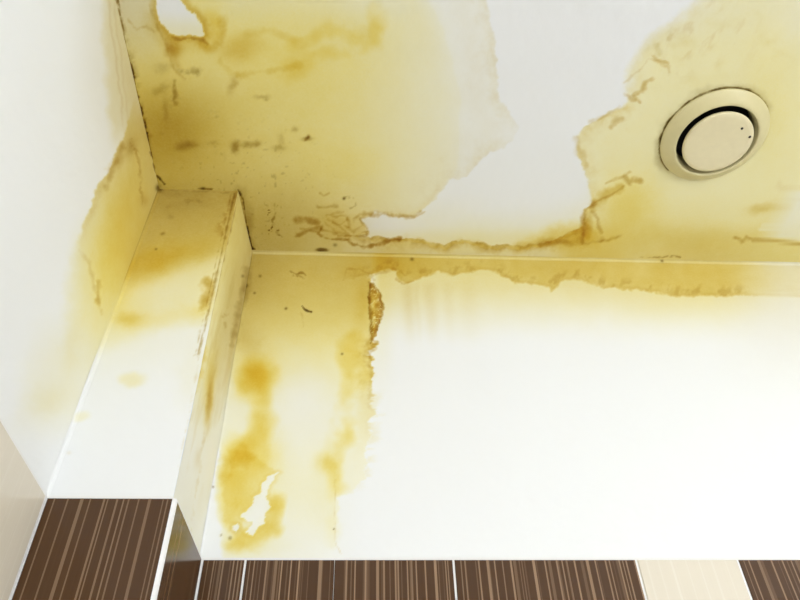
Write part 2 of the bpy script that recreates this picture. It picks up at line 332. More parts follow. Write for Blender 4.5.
    f.stroke([(238, 190), (243, 200), (246, 222), (249, 240), (253, 249)], 1.3, .6, 5, 67, K=2.6, B=.8); f.stroke([(251, 248), (255, 249)], 1.4, .5, 4, 68, K=1.6)
    f.stroke([(240, 190), (247, 220), (252, 246)], 5, 2, 6, 69, K=.22, B=.1, soft=.9); f.blob(203, 188.5, 2.4, 1.2, 0, .3, K=1.6); f.blob(268, 252, 2, 1.2, 0, .3, K=1.2)

def stain_back(f):
    x, y = f.x, f.y
    top = 256 + .019 * (x - 252)
    # ragged band under the ceiling
    B = [(200, 200), (900, 200), (900, 300), (800, 297), (775, 297), (755, 296), (745, 295), (720, 296), (700, 295), (680, 297), (660, 293), (640, 291), (615, 287), (605, 289), (595, 285), (580, 279),
         (560, 281), (556, 287), (551, 292), (547, 286), (535, 284), (515, 283), (505, 277), (490, 271), (480, 270), (468, 272), (455, 276), (440, 272), (425, 276), (414, 279), (408, 284), (400, 281),
         (396, 271), (390, 268), (380, 271), (370, 276), (345, 279), (300, 282), (200, 282)]
    d = f.sdf(B, 2.5, 9, 1)
    fade = 1 - .75 * sstep(715, 790, x)
    b = sstep(1.6, -1.6, d) * sstep(330, 385, x)
    f.add(b * fade * (.85 + .35 * fbm(x, y, 22, 3, 2)), Y=.48, B=.16, K=.07)
    f.add(b * fade * np.exp(-((d + 5) / 5) ** 2) * sstep(-.1, .5, fbm(x + .3 * y, y * .7, 7, 3, 3)), B=.45)
    f.add(b * fade * np.exp(-((d + 1.5) / 2) ** 2) * (.5 + .5 * fbm(x, y, 12, 3, 4)), B=.25)
    f.add(sstep(370, 382, x) * fade * sstep(352, 268, y + 10 * fbm(x, y, 60, 3, 5)) ** 1.3, Y=.66, B=.08, K=.04)
    f.add(sstep(400, 380, x) * sstep(368, 376, x) * sstep(420, 300, y), Y=.16)
    f.add(sstep(690, 790, x) * sstep(420, 270, y), B=.09, K=.05)
    for cx, wd, a in ((409, 6, .16), (431, 7, .14), (449, 6, .08), (470, 10, .06), (418, 3, .08)):
        f.add(np.exp(-((x - cx - .05 * (y - 300) + 2 * fbm(x, y, 30, 2, 6)) / wd) ** 2) * sstep(276, 290, y) * sstep(355, 300, y), B=a, Y=a * .5)
    f.stroke([(393, 268), (397, 272), (396, 279), (403, 284), (413, 281)], 1.3, 1, 5, 7, B=.5); f.stroke([(401, 271), (405, 275), (412, 272)], 1.5, 1.2, 4, 8, B=.35)
    f.stroke([(374, 280), (371, 277), (377, 273), (386, 272), (392, 269)], 1.4, 1.2, 5, 9, B=.42)
    f.stroke([(344, 280), (347, 268), (358, 269), (370, 274)], 1.2, 1.5, 6, 10, B=.28)
    # left block beside the boxing
    L = [(160, 200), (374, 200), (371, 277), (373, 290), (377, 300), (379, 310), (376, 322), (374, 336), (370, 341), (378, 343), (372, 350), (369, 354), (373, 366), (372, 380), (374, 394), (370, 400), (374, 414), (368, 424),
         (371, 438), (364, 450), (367, 462), (365, 478), (352, 492), (338, 497), (336, 545), (330, 570), (160, 570)]
    dL = f.sdf(L, 2.6, 9, 11, .9, 5)
    inn = sstep(1.4, -1.4, dL)
    it = sstep(1.6, -1.6, d); inn = np.maximum(inn * (1 - (1 - sstep(271, 282, y)) * sstep(360, 372, x)), it * sstep(470, 350, x) ** 1.5 * (1 - sstep(271, 282, y) * sstep(366, 376, x)))
    vert = sstep(560, 480, y)
    f.add(inn * (.20 + .68 * sstep(410, 300, y + 18 * fbm(x, y, 50, 3, 12))) * vert, Y=1)
    f.add(inn * sstep(365, 262, y), K=.15, B=.22, Y=.18); f.add(inn * sstep(310, 235, x) * sstep(350, 265, y), K=.16, B=.05)  # stain, plus shade painted in at the top and beside the boxing
    f.add(inn * np.exp(-((dL + 6) / 9) ** 2) * sstep(330, 350, y) * sstep(480, 380, y), Y=.30, B=.06)
    f.add(inn * np.exp(-((dL + 2) / 2.5) ** 2) * sstep(262, 300, y) * sstep(450, 380, y) * (.5 + .7 * fbm(x, y, 8, 3, 13)), B=.35)
    f.add(sstep(13, 1, dL) * (dL > 0) * sstep(385, 400, y) * sstep(500, 470, y) * sstep(-.2, .3, fbm(x, y * 2.2, 12, 4, 14)) * sstep(320, 350, x), Y=.13, B=.05)
    f.add(sstep(120, 45, x - 250 - 0 * y) * sstep(440, 500, y), Y=.10); f.add(sstep(230, 205, x) * sstep(400, 330, y), K=.1)  # second term: more painted shade along the boxing
    f.blob(255, 374, 17, 20, 10, 5, Y=1.0, B=.18); f.blob(246, 340, 14, 16, -20, 6, Y=.2, B=.16, K=.05)
    f.stroke([(262, 380), (263, 400), (259, 425), (254, 440), (240, 455)], 13, 4, 20, 15, Y=1.0, B=.10, soft=.9)
    f.stroke([(238, 450), (243, 458), (228, 463), (224, 474)], 7, 3, 8, 16, Y=.8, B=.2, soft=.9); f.blob(245, 470, 22, 22, 0, 5, Y=.65, B=.03); f.fill([(228, 452), (243, 450), (262, 462), (276, 470), (262, 492), (250, 512), (240, 530), (226, 522), (222, 490), (232, 466)], 2.5, 5, 8, 93, Y=.30, B=.05)
    f.stroke([(226, 470), (222, 495), (228, 520), (240, 535)], 10, 4, 9, 17, Y=.45, B=.05, soft=.95); f.stroke([(240, 540), (258, 535), (272, 522), (277, 507)], 10, 3, 9, 18, Y=1.0, B=.12, soft=.95)
    f.blob(243, 503, 12, 14, 0, 4, Y=.6, B=.05); f.blob(268, 455, 16, 20, 0, 5, Y=.35); f.blob(245, 545, 34, 12, 0, 4, Y=.3); f.blob(236, 530, 5, 4, 0, 3, B=.35)
    f.stroke([(352, 345), (352, 400), (347, 440), (340, 470), (338, 490)], 9, 4, 18, 19, Y=.7, B=.06, soft=.95); f.blob(327, 463, 11, 10, 0, 3, Y=.6, B=.06); f.stroke([(330, 440), (333, 480), (334, 545)], 8, 3, 16, 20, Y=.16, soft=.95)
    f.add((x < 336) * sstep(300, 334, x) * sstep(455, 475, y) * sstep(560, 520, y), Y=.10)
    f.stroke([(335.5, 480), (334.5, 520), (336, 545), (341, 554)], .9, .8, 6, 21, B=.2)
    f.blob(300, 400, 30, 45, 0, 6, Y=-.10)
    f.add(sstep(225, 211, x + 5 * fbm(x, y, 12, 4, 94)) * sstep(425, 460, y), Y=-.7)
    for k in 'YBK': f.d[k] = np.maximum(f.d[k], 0)
    # bare flake
    Hh = [(278, 472), (268, 477), (263, 483), (262, 492), (253, 497), (249, 509), (240, 516), (247, 521), (254, 521), (252, 525), (244, 531), (251, 536), (257, 529), (265, 522), (264, 513), (272, 507), (267, 497), (270, 487)]
    dH = f.sdf(Hh, 1.5, 6, 23, .8, 2.5); dh2 = f.sdf([(232, 525), (238, 523), (240, 527), (236, 532), (231, 530)], 1.6, 4, 24)
    f.add(sstep(5, .5, np.minimum(dH, dh2)) * (dH > 0), Y=.22, B=.06); f.cut(sstep(.8, -.8, np.minimum(dH, dh2)) * .9)
    f.add(sstep(.9, -.9, dH), Y=.05)
    # brown blister
    dB = f.sdf([(368.5, 281), (374, 285), (380, 293), (383.5, 305), (382, 314), (380, 323), (377, 331), (373, 340), (370.5, 344), (370, 330), (369, 318), (368, 300)], 1.6, 5, 25)
    bl = sstep(1.1, -1.1, dB)
    f.cut(bl * .35); f.add(bl * np.clip(.75 + .8 * fbm(x * 1.4, y * .8, 6, 4, 26) - .8 * sstep(.12, 0, np.abs(fbm(x * 1.6, y, 7, 3, 27))), .15, 1.6), B=1.3, Y=.8)
    f.add(bl * np.exp(-((x - 373 + 1.5 * fbm(x, y, 9, 2, 2)) / 2.6) ** 2) * sstep(292, 304, y), B=-.75)
    f.add(bl * sstep(-3.5, -.3, dB), B=.6, K=.25); f.bump += bl * sstep(0, -4, dB) * .004
    f.stroke([(371, 340), (377, 342), (372, 346), (376, 349), (369, 352), (371, 360)], 1.7, 1.2, 4, 27, B=.7); f.rim(-dL, sstep(335, 345, y) * sstep(410, 375, y) * sstep(340, 355, x), 3, 331, B=.55, Y=.3)
    f.blob(362, 300, 8, 22, 0, 4, Y=.3, B=.14)
    # small marks
    f.stroke([(302, 306), (304.5, 309.5), (308, 311.3), (311.5, 312)], .65, .3, 5, 28, K=1.9); f.stroke([(301, 312), (303, 322), (304, 331)], .9, 1, 6, 29, .2, B=.2)
    for px, py, r, a in ((286, 308.5, 1.2, 1.3), (342, 354, 1.0, 1.2), (246, 285.5, 2.0, 1.2), (254.5, 293, 1.1, 1.0), (260, 276, 1.3, .8), (213, 487, .9, 1.0), (221, 535, .9, .8), (334, 529, .9, .9), (230, 538, 1.6, .8), (412, 259, 1.6, 1.0), (662, 261, 1.3, 1.3)):
        f.blob(px, py, r, r, 0, .3, K=a)
    f.stroke([(291, 271), (296, 275), (303, 273), (306, 276)], 1.0, 2, 4, 30, K=.35, B=.4); f.stroke([(294, 275), (305, 278)], 1, 1.5, 4, 31, .2, K=.25, B=.3)
    f.stroke([(250, 258), (246, 285), (240, 310), (234, 340)], 3.5, 2, 14, 32, K=.25, B=.15, soft=.95)  # shade down the boxing's inner corner, painted as a soft stroke

def stain_left(f):
    x, y = f.x, f.y
    P = [(165, 60), (140, 80), (128, 120), (123, 139), (116, 149), (112, 164), (107, 174), (100, 181), (95, 195), (88, 214), (80, 234), (76, 256), (73, 285), (71, 320), (78, 350), (70, 375), (100, 420), (240, 420), (240, 60)]
    d = f.sdf(P, 2.5, 9, 1)
    sf = 1.5 + 16 * sstep(215, 310, y); i = sstep(1, -1, d / sf) * sstep(90, 140, y)
    v = sstep(395, 270, y)
    f.add(i * v * (.30 + .22 * sstep(260, 180, y)), Y=1); f.add(i * v * sstep(300, 160, y), B=.14, K=.05); f.add(i * sstep(110, 150, y) * v * sstep(0, -28, d), Y=.34)
    f.add(sstep(14, -6, d) * sstep(190, 260, y) * v, Y=.16)
    f.blob(124, 222, 18, 52, 12, 5, Y=.42, B=.08); f.blob(112, 262, 14, 42, 10, 5, Y=.30); f.blob(140, 245, 10, 40, 20, 4, Y=.3, B=.1)
    f.add(i * np.exp(-((d + 3) / 4) ** 2) * sstep(130, 150, y) * sstep(250, 195, y) * (.55 + .5 * fbm(x, y, 10, 3, 2)), B=.38)
    f.blob(131, 147, 5, 9, 8, 2, 6, B=.6, K=.1); f.stroke([(122, 145), (117, 160), (111, 172), (107, 186)], 3.5, 2, 6, 3, B=.5, soft=.9); f.blob(120, 160, 4, 8, 10, 2, B=.35)
    f.stroke([(132, 140), (137, 155), (141, 172), (141, 190), (143, 204)], 2, 2, 6, 4, .1, B=.45, soft=.9); f.blob(143, 200, 4, 6, 0, 2, B=.35)
    f.stroke([(79, 250), (88, 262), (94, 285), (99, 300)], 2, 2, 9, 5, B=.22, soft=.9); f.stroke([(98, 282), (97, 300), (101, 314)], 2.2, 1.5, 8, 6, B=.35, Y=.2, soft=.9)
    # pale tide marks above and below
    up = sstep(104, 116, x + 5 * fbm(x, y, 16, 4, 7) - .05 * (y - 60) + 4) * sstep(160, 120, y)
    f.add(up, Y=.20, B=.10, K=.03); f.add(up * sstep(112, 128, x - .12 * (y - 60)), Y=.12, B=.05); f.add(sstep(60, 110, x) * sstep(200, 60, y), B=.05, K=.06)  # tide band, then a broad greying toward the ceiling corner
    for px, a in ((117, .18), (122, .12)):
        f.add(np.exp(-((x - px - .13 * (y - 70) + 2.5 * fbm(x, y, 14, 3, 8)) / 1.2) ** 2) * sstep(145, 100, y), B=a)
    lo = sstep(300, 360, y) * sstep(455, 395, y) * sstep(-6, 40, x - (430 - y) * .28 + 12 * fbm(x, y, 34, 4, 9))
    f.add(lo, Y=.15, B=.03); f.blob(48, 400, 26, 14, -25, 5, Y=.10, B=.03); f.blob(72, 345, 8, 26, 10, 4, Y=.12, B=.04)
    f.blob(159, 188, 2.5, 3, 0, .3, K=1.8); f.stroke([(150, 152), (154, 165), (158, 178)], 1.0, .7, 5, 10, .2, K=.8, B=.3)

def stain_front(f):                         # the face of the corner boxing
    x, y = f.x, f.y
    lim = y + .33 * (x - 160) + 6 * fbm(x, y, 26, 4, 1)
    f.add(sstep(338, 290, lim), Y=.48); f.add(sstep(285, 262, lim), Y=.48, B=.16, K=.06); f.add(sstep(345, 320, lim) * sstep(300, 325, lim), Y=.12); f.add(sstep(290, 185, y), K=.27, B=.12)  # yellow down to a ragged limit, darker towards the top
    f.blob(150, 262, 34, 12, -14, 5, Y=.62, B=.10); f.blob(185, 250, 30, 14, -14, 5, Y=.3); f.blob(168, 291, 26, 9, -18, 4, Y=-.15)
    f.blob(130, 319, 15, 7, -12, 4, Y=.7, B=.14); f.blob(122, 300, 8, 20, 20, 3, Y=.3)
    f.stroke([(207, 280), (211, 288), (206, 297), (202, 308)], 4.5, 3, 6, 2, B=.55, Y=.45, soft=.9); f.blob(200, 312, 14, 10, -30, 4, Y=.4); f.blob(165, 318, 30, 7, -14, 5, Y=.25)
    f.add(sstep(400, 330, y), Y=.07); f.blob(132, 379, 14, 8, 0, 3, Y=.30, B=.03, pw=2); f.blob(82, 417, 8, 5, -15, 2, Y=.20, pw=2); f.blob(190, 380, 14, 30, 10, 5, Y=.08, B=.02)
    f.blob(163, 234, 2.2, 1.5, 0, 1.2, 4, K=.5, B=.3); f.blob(171, 217, 3, 2.4, 0, 1.5, 4, K=.2); f.blob(156, 249, 1.1, 1, 0, .2, K=.9); f.blob(185, 205, 30, 6, -8, 6, K=.13); f.blob(180, 193, 36, 5, 0, 4, K=.12)
    f.add(sstep(.35, .7, fbm(x, y, 8, 4, 5)) * sstep(235, 195, y), K=.22)
    f.stroke([(229, 205), (232, 200), (236, 197)], 4, 3, 5, 6, B=.4, K=.1, soft=.9); f.stroke([(228, 212), (220, 225), (222, 232)], 3, 3, 5, 7, .2, B=.35, soft=.9)
    e = [(237, 194), (227, 240), (218, 280), (207, 328), (200, 360)]
    f.stroke([(p[0] - 2.6, p[1]) for p in e], 1.0, .7, 6, 8, B=.6, K=.25, soft=.7); f.stroke([(p[0] - 6, p[1]) for p in e], 0.9, .8, 6, 9, .3, B=.4, K=.12, soft=.7)
    f.stroke([(198, 365), (188, 420), (178, 470)], 1.0, .6, 9, 10, .3, B=.16, soft=.8); f.blob(160, 189.5, 3, 2.2, 0, .3, K=.9); f.blob(69, 453, 2.2, 1.6, 0, .3, B=.15)
    f.stroke([(160, 190), (190, 191), (235, 193)], 1, .7, 6, 11, .4, K=.25)

def stain_side(f):                          # the boxing's right-hand face
    x, y = f.x, f.y
    f.add(sstep(460, 300, y + 10 * fbm(x, y * .3, 14, 3, 1)), Y=.55); f.add(sstep(330, 215, y), Y=.32, B=.10, K=.06); f.add(sstep(300, 520, y), Y=.10)
    rgt = (x - (238 - .216 * (y - 191)))     # px from the outer edge
    f.add(sstep(2, 16, rgt) * sstep(440, 320, y) * sstep(230, 300, y), B=.22, K=.12); f.stroke([(248, 270), (244, 292), (238, 320), (232, 345)], 3, 2, 14, 2, K=.22, B=.2, soft=.9)  # browner and darker toward the back corner
    f.stroke([(229, 305), (225, 318), (225, 330)], 2, 1.6, 6, 3, .1, B=.5, soft=.8); f.blob(209, 402, 3.0, 20, 4, 1.5, 9, B=.75, Y=.7); f.blob(210, 375, 6, 30, 10, 2, Y=.45, B=.1)
    f.stroke([(203, 350), (200, 375), (196, 392)], 3, 2, 9, 4, Y=.4, B=.12, soft=.9); f.add(sstep(.1, .6, fbm(x * 1.0 + .22 * y, y * .12, 5, 3, 5)) * sstep(540, 400, y), B=.14)
    f.stroke([(238, 197), (228, 240), (218, 285), (206, 335), (196, 385), (184, 440), (172, 496)], 1.0, .6, 6, 6, B=.45, K=.12, soft=.7)
    for px, py, r, a in ((243, 276, 1.5, .7), (217, 474, 1, .7)): f.blob(px, py, r, r, 0, .4, K=a)
    f.blob(197, 458, 3, 10, 8, 1, B=.14); f.stroke([(205, 430), (195, 500), (190, 540)], 1.4, 1, 12, 7, .2, B=.16, soft=.8)

# ------------------------------------------------------------------ plaster surfaces
def axis(a, b, fa, fb, fine, coarse):       # a..b with the fine step between fa and fb
    s = []
    if fa > a: s.append(np.linspace(a, fa, max(2, int((fa - a) / coarse) + 1))[:-1])
    s.append(np.linspace(fa, fb, int((fb - fa) / fine) + 1))
    if fb < b: s.append(np.linspace(fb, b, max(2, int((b - fb) / coarse) + 1))[1:])
    return np.concatenate(s)
def grid(us, vs, fn, spec, flip=False, hole=None, scale=1.0):
    U, V = np.meshgrid(us, vs, indexing='ij'); P, N = fn(U.ravel(), V.ravel())
    px, py = proj(P); f = Field(px, py); spec(f)
    far = sstep(1150, 880, px) * sstep(-160, -60, py) * sstep(-260, -120, px)
    A = [np.clip(f.d[k] * far * scale, 0, 4) for k in 'YBK']
    lump = .0009 * fbm(px, py, 60, 3, 200) + .0003 * fbm(px, py, 12, 2, 201)
    P = P + N * (f.bump + lump * far)[:, None]
    nu, nv = len(us), len(vs)
    i, j = np.meshgrid(np.arange(nu - 1), np.arange(nv - 1), indexing='ij'); a = (i * nv + j).ravel()
    Q = np.stack([a, a + nv, a + nv + 1, a + 1], 1)
    if flip: Q = Q[:, ::-1]
    if hole is not None: Q = Q[~hole(P[Q].mean(1))]
    return P, Q, A
def surface(name, grids, mat=None):
    P = np.concatenate([g[0] for g in grids]); off = 0; Qs = []
    for g in grids: Qs.append(g[1] + off); off += len(g[0])
    Q = np.concatenate(Qs)
    me = bpy.data.meshes.new(name); me.vertices.add(len(P)); me.vertices.foreach_set('co', P.astype(np.float32).ravel())
    me.loops.add(Q.size); me.loops.foreach_set('vertex_index', Q.astype(np.int32).ravel())
    me.polygons.add(len(Q)); me.polygons.foreach_set('loop_start', np.arange(0, Q.size, 4, dtype=np.int32))
    me.polygons.foreach_set('use_smooth', np.ones(len(Q), bool)); me.update(calc_edges=True); me.validate()
    for k, nm in enumerate(('stain_yellow', 'stain_brown', 'grime_shade')):
        at = me.attributes.new(nm, 'FLOAT', 'POINT'); at.data.foreach_set('value', np.concatenate([g[2][k] for g in grids]).astype(np.float32))
    me.materials.append(mat or M_PLAS)
    o = bpy.data.objects.new(name, me); C.objects.link(o); return o

ZT = H - .6563                              # top of the tiling
XR, YF = 2.35, -2.1                         # the room's far right and front walls
Bp = un(238, 191, 2, H); Cp = un(252, 254, 1, 0.0); Ep = un(173, 498.5, 2, ZT); Fp = un(199, 559.5, 1, 0.0)
D_T, D_B, W_T, W_B, W_TC, W_BC = -Bp[1], -Ep[1], Bp[0], Ep[0], Cp[0], Fp[0]
def lerp(a, b, t): return a + (b - a) * t
def tz(z): return np.clip((H - z) / (H - ZT), 0, 1)
def dep(z): return lerp(D_T, D_B, tz(z))                # boxing depth at height z
def wid(z): return lerp(W_T, W_B, tz(z))                # its outer edge
def widc(z): return lerp(W_TC, W_BC, tz(z))             # its edge on the back wall
print('boxing', D_T, D_B, W_T, W_B, W_TC, W_BC)
cv = lambda p, n: (p, np.broadcast_to(np.array(n, float), p.shape))
FINE = .0021
ceil = surface('ceiling', [grid(axis(-.006, XR, -.006, 1.2, FINE, .05), axis(YF, .006, -.66, .006, FINE, .05),
        lambda u, v: cv(np.stack([u, v, np.full_like(u, H)], 1), (0, 0, -1)), stain_ceiling, flip=True,
        hole=lambda c: np.hypot(c[:, 0] - VC[0], c[:, 1] - VC[1]) < .074)])
tag(ceil, 'white plaster ceiling with yellow water stains and brown tide lines', 'ceiling', kind='structure')
wb = surface('wall_back', [grid(axis(.12, XR, .12, 1.2, FINE, .05), axis(0, H + .005, ZT - .004, H + .005, FINE, .1),
        lambda u, v: cv(np.stack([u, np.zeros_like(u), v], 1), (0, -1, 0)), stain_back)])
tag(wb, 'white plaster back wall with yellow runs above brown striped tiles', 'wall', kind='structure')
wl = surface('wall_left', [grid(axis(YF, -.14, -.60, -.14, FINE, .05), axis(0, H + .005, ZT - .004, H + .005, FINE, .1),
        lambda u, v: cv(np.stack([np.zeros_like(u), u, v], 1), (1, 0, 0)), stain_left)])
tag(wl, 'white plaster left wall with a yellow stain beside the boxed corner', 'wall', kind='structure')
vz = axis(0, H + .005, ZT - .004, H + .005, FINE, .1)
wc = surface('wall_corner', [
    grid(np.linspace(0, 1, 78), vz, lambda u, v: cv(np.stack([u * wid(v), -dep(v), v], 1), (0, -1, 0)), stain_front),
    grid(np.linspace(0, 1, 78), vz, lambda u, v: cv(np.stack([lerp(wid(v), widc(v), u), -dep(v) * (1 - u), v], 1), (1, 0, 0)), stain_side)])
tag(wc, 'boxed-in corner column with yellow stained upper faces', 'wall', kind='structure')

# filler beads in the inner corners: a concave strip of five points
def bead(name, us, edge, r, spec, label, scale=.75):
    def fn(u, v):
        p, a, b = edge(u); t = v[:, None]      # from the one surface to the other, hollow in between
        s = .62
        q = p + a * r * np.clip(1 - t * 2, 0, 1) * 1 + b * r * np.clip(t * 2 - 1, 0, 1) + (a + b) * r * (.17 * np.sin(np.pi * t))
        n = a + b; return q + n * .0004, n / 1.414
    o = surface(name, [grid(us, np.linspace(0, 1, 7), fn, spec, scale=scale)])
    return tag(o, label, 'bead', kind='structure')
one = lambda u, v: np.broadcast_to(np.array(v, float), (len(u), 3))
bead('trim_1', axis(W_TC, XR, W_TC, 1.2, FINE, .05), lambda u: (np.stack([u, 0 * u, 0 * u + H], 1), one(u, (0, -1, 0)), one(u, (0, 0, -1))), .0058, stain_back,
     'filler bead along the joint of ceiling and back wall', .7)
bead('trim_2', np.arange(ZT, H, FINE), lambda u: (np.stack([0 * u, -dep(u), u], 1), one(u, (1, 0, 0)), one(u, (0, -1, 0))), .0055, stain_front,
     'filler bead between left wall and boxed corner', 1.1)
bead('trim_3', np.arange(ZT, H, FINE), lambda u: (np.stack([widc(u), 0 * u, u], 1), one(u, (1, 0, 0)), one(u, (0, -1, 0))), .003, stain_back,
     'filler bead between boxed corner and back wall', 1.0)

# the rest of the room, outside the photograph
tag(box('wall_right', (XR, YF, 0), (XR + .1, 0, H), M_WHITE), 'plain white wall on the right, outside the frame', 'wall', kind='structure')
tag(box('floor', (-.1, YF - .1, -.1), (XR + .1, .1, 0), M_FLOOR), 'grey bathroom floor far below', 'floor', kind='structure')
wx0, wx1, wz0, wz1 = .1, 1.5, .5, 1.7
V, Fc = [], []
for a, b in (((0, wz0), None), ): pass
def wallpiece(a, b):
    v, f = box_data(a, b); n = len(V); V.extend(v); Fc.extend([tuple(i + n for i in q) for q in f])
wallpiece((0, YF - .1, 0), (wx0, YF, H)); wallpiece((wx1, YF - .1, 0), (XR, YF, H))
wallpiece((wx0, YF - .1, 0), (wx1, YF, wz0)); wallpiece((wx0, YF - .1, wz1), (wx1, YF, H))
tag(mesh_obj('wall_front', V, Fc, M_WHITE), 'plain white wall with an added window behind the viewer', 'wall', kind='structure')

# ------------------------------------------------------------------ tiles
def tile_mesh(width, height, depth, stripes, bev=.0012):
    """Front face split into printed vertical lines; x along the tile, -y outward, z up from 0 to height."""
    xs = {0.0, bev, width - bev, width}
    for c, hw, a in stripes:
        for e in (c - hw, c + hw):
            if bev < e < width - bev: xs.add(round(e, 6))
    xs = sorted(xs); V = []; Fc = []; S = []
    for x in xs:
        ed = x in (0.0, width); y = -depth + (bev if ed else 0)
        V += [(x, 0, 0), (x, -depth + bev, 0), (x, y, bev), (x, y, height - bev), (x, -depth + bev, height), (x, 0, height)]
    for k in range(len(xs) - 1):
        c = (xs[k] + xs[k + 1]) / 2; val = 0
        for sc, hw, a in stripes:
            if abs(c - sc) < hw: val = a
        b = k * 6
        for r in range(5): Fc.append((b + r, b + 6 + r, b + 7 + r, b + 1 + r)); S.append(val if r in (1, 2, 3) else 0)
    n = (len(xs) - 1) * 6
    Fc.append((0, 1, 2, 3, 4, 5)); S.append(0); Fc.append(tuple(n + i for i in (5, 4, 3, 2, 1, 0))); S.append(0)
    me = bpy.data.meshes.new('tile'); me.from_pydata(V, [], Fc); me.update()
    at = me.attributes.new('stripe', 'FLOAT', 'FACE'); at.data.foreach_set('value', np.array(S, np.float32))
    return me
def rnd_stripes(width, n=13, lo=.35, hi=1.0):
    return [(random.uniform(.01, width - .01), random.choice((.0006, .0008, .0010, .0022)), random.uniform(lo, hi)) for _ in range(n)]
TD = .006
def put_tile(me, loc, rz, mat, parent):
    me.materials.clear() if False else None
    if not me.materials: me.materials.append(mat)
    o = bpy.data.objects.new('tile', me); C.objects.link(o); o.parent = parent; o.location = loc; o.rotation_euler = (0, 0, rz); return o
G = .0016                                   # half a joint
TOP = ZT - .003
ROWS = [(TOP - .597 * (k + 1) + .003, .594) for k in range(3)]
def px_stripes(lst, plane_ax, plane, x0, row=575):   # printed lines read off at one height of the tile
    out = []
    for e in lst:
        px, hw = e[0], e[1]; a = e[2] if len(e) > 2 else .8
        out.append((un(px, row, plane_ax, plane)[0] - x0, hw * .00135, a))
    return out
def jx(px, row=562): return un(px, row, 1, -TD)[0]
J = [jx(202, 562), jx(245.2), jx(334.6), jx(453.6), jx(636.8), jx(738.5)]
back = [
    (J[0], J[1], M_BROWN, [(212, .6, .7), (221.6, .8, .7), (232, .7), (236, .6), (239.6, .8, .6), (206, .5, .4)]),
    (J[1], J[2], M_BROWN, [(248.5, .5, .6), (253, .6), (265.6, .8), (275, 1.5, .55), (281, .7, 1), (290.4, .7, 1), (298.4, .8, 1), (260, .4, .4), (308, .4, .3), (320, 1.8, .75), (330, .4, .4)]),
    (J[2], J[3], M_BROWN, [(346.4, 1.0), (355, .7, .9), (365.6, .9, .9), (377.6, 1.5), (384, .8), (395.5, .8), (398.3, .7), (407.6, .7), (412, .8, .6), (416.5, .7), (425.6, .8), (435.8, 1.4, .9), (446.2, .6), (448.6, .5), (390, .4, .4), (360, .4, -.5), (403, .4, -.5)]),
    (J[3], J[4], M_BROWN, [(462, .6, .6), (466, .6, .7), (480, .8), (489, 1.4, .8), (496, .7), (504, .6, .6), (512.5, 1.0, .9), (521, .4, .4), (535.5, 1.5, .9), (547, .8), (559, .8), (564.5, .7), (569.5, .5, .6), (577, .9, .9), (590, 1.6, .8), (598, .7), (608.5, .8), (612.5, .6), (622.5, .7, .9), (626, .5), (629.5, .8, .8), (638, .8, .9), (540, .4, -.5), (572, .5, -.5), (603, .4, -.4)]),
    (J[4], J[5], M_BEIGE, [(650, 1.0, .3), (662, .8, .25), (675, 1.2, .4), (690, .8, .25), (703, .8, .35), (716, 1.1, .3), (730, .7, .25)]),
    (J[5], J[5] + .30, M_BROWN, [(754, .7), (764, 1.6, .55), (777, .9), (788, .8), (797, .7), (749, .5, .5), (808, 1.2, .6), (823, .7), (836, .7), (850, 1.4, .6), (880, .7), (905, .7)]),
]
xx = J[5] + .30
kind = 0
while xx < XR - .02:
    x1 = min(xx + (.30 if kind % 2 else .15), XR)
    back.append((xx, x1, M_BROWN if kind % 2 else M_BEIGE, None)); xx = x1; kind += 1
for x0, x1, mat, st in back:
    ga = .0003 if x0 == J[2] else G; gb_ = .0003 if x1 == J[2] else G; wdt = x1 - x0 - ga - gb_
    for r, (z, h) in enumerate(ROWS):
        s = (([] if mat is M_BEIGE else rnd_stripes(wdt, int(wdt * 90), .12, .38)) + px_stripes(st, 1, -TD, x0 + ga)) if (st and r == 0) else rnd_stripes(wdt, max(4, int(wdt * 60)))
        put_tile(tile_mesh(wdt, h, TD, s), (x0 + ga, 0, z), 0, mat, wb)
box('grout', (W_BC, -.0044, 0), (XR, 0, ZT + .0005), M_GROUT, wb)
# boxing, front
fx0 = .006; fx1 = W_B + .0012; yb = -D_B
st = []
for px, hw, a in ((54, .7, .55), (67.5, .8, .5), (81.6, 1.7, .55), (90, .7, .5), (104, 1.0, .6), (107.5, .6, .6), (117, 1.0, .55), (123.5, .7, .65), (128.5, .8, .5), (138.5, .7, .5), (149.5, 1.5, .5), (163, .6, .45), (167.5, .7, .5), (76, .4, -.3), (97, .4, -.3), (58, .3, -.3)):
    st.append((un(px, 501, 1, yb - TD)[0] - fx0, hw * .0012, a))
for r, (z, h) in enumerate(ROWS):
    put_tile(tile_mesh(fx1 - fx0, h, TD, st if r == 0 else rnd_stripes(fx1 - fx0, 10, .3, .6)), (fx0, yb, z), 0, M_BROWN, wc)
box('grout', (0.0002, yb - .0044, 0), (W_B, yb, ZT + .0005), M_GROUT, wc)
# boxing, right side: tiles along the slightly skewed side face
SL = math.hypot(W_BC - W_B, D_B); SA = math.atan2(D_B, W_BC - W_B); ca, sa = math.cos(SA), math.sin(SA)
for r, (z, h) in enumerate(ROWS):
    put_tile(tile_mesh(SL - .001 - .009, h, TD, rnd_stripes(SL - .010, 9, .15, .4)), (W_B + .001 * ca, -D_B + .001 * sa, z), SA, M_BROWN, wc)
gb = box('grout', (0.0012, -.0044, 0), (SL - .0046, 0, ZT + .0005), M_GROUT, wc); gb.location = (W_B, -D_B, 0); gb.rotation_euler = (0, 0, SA)
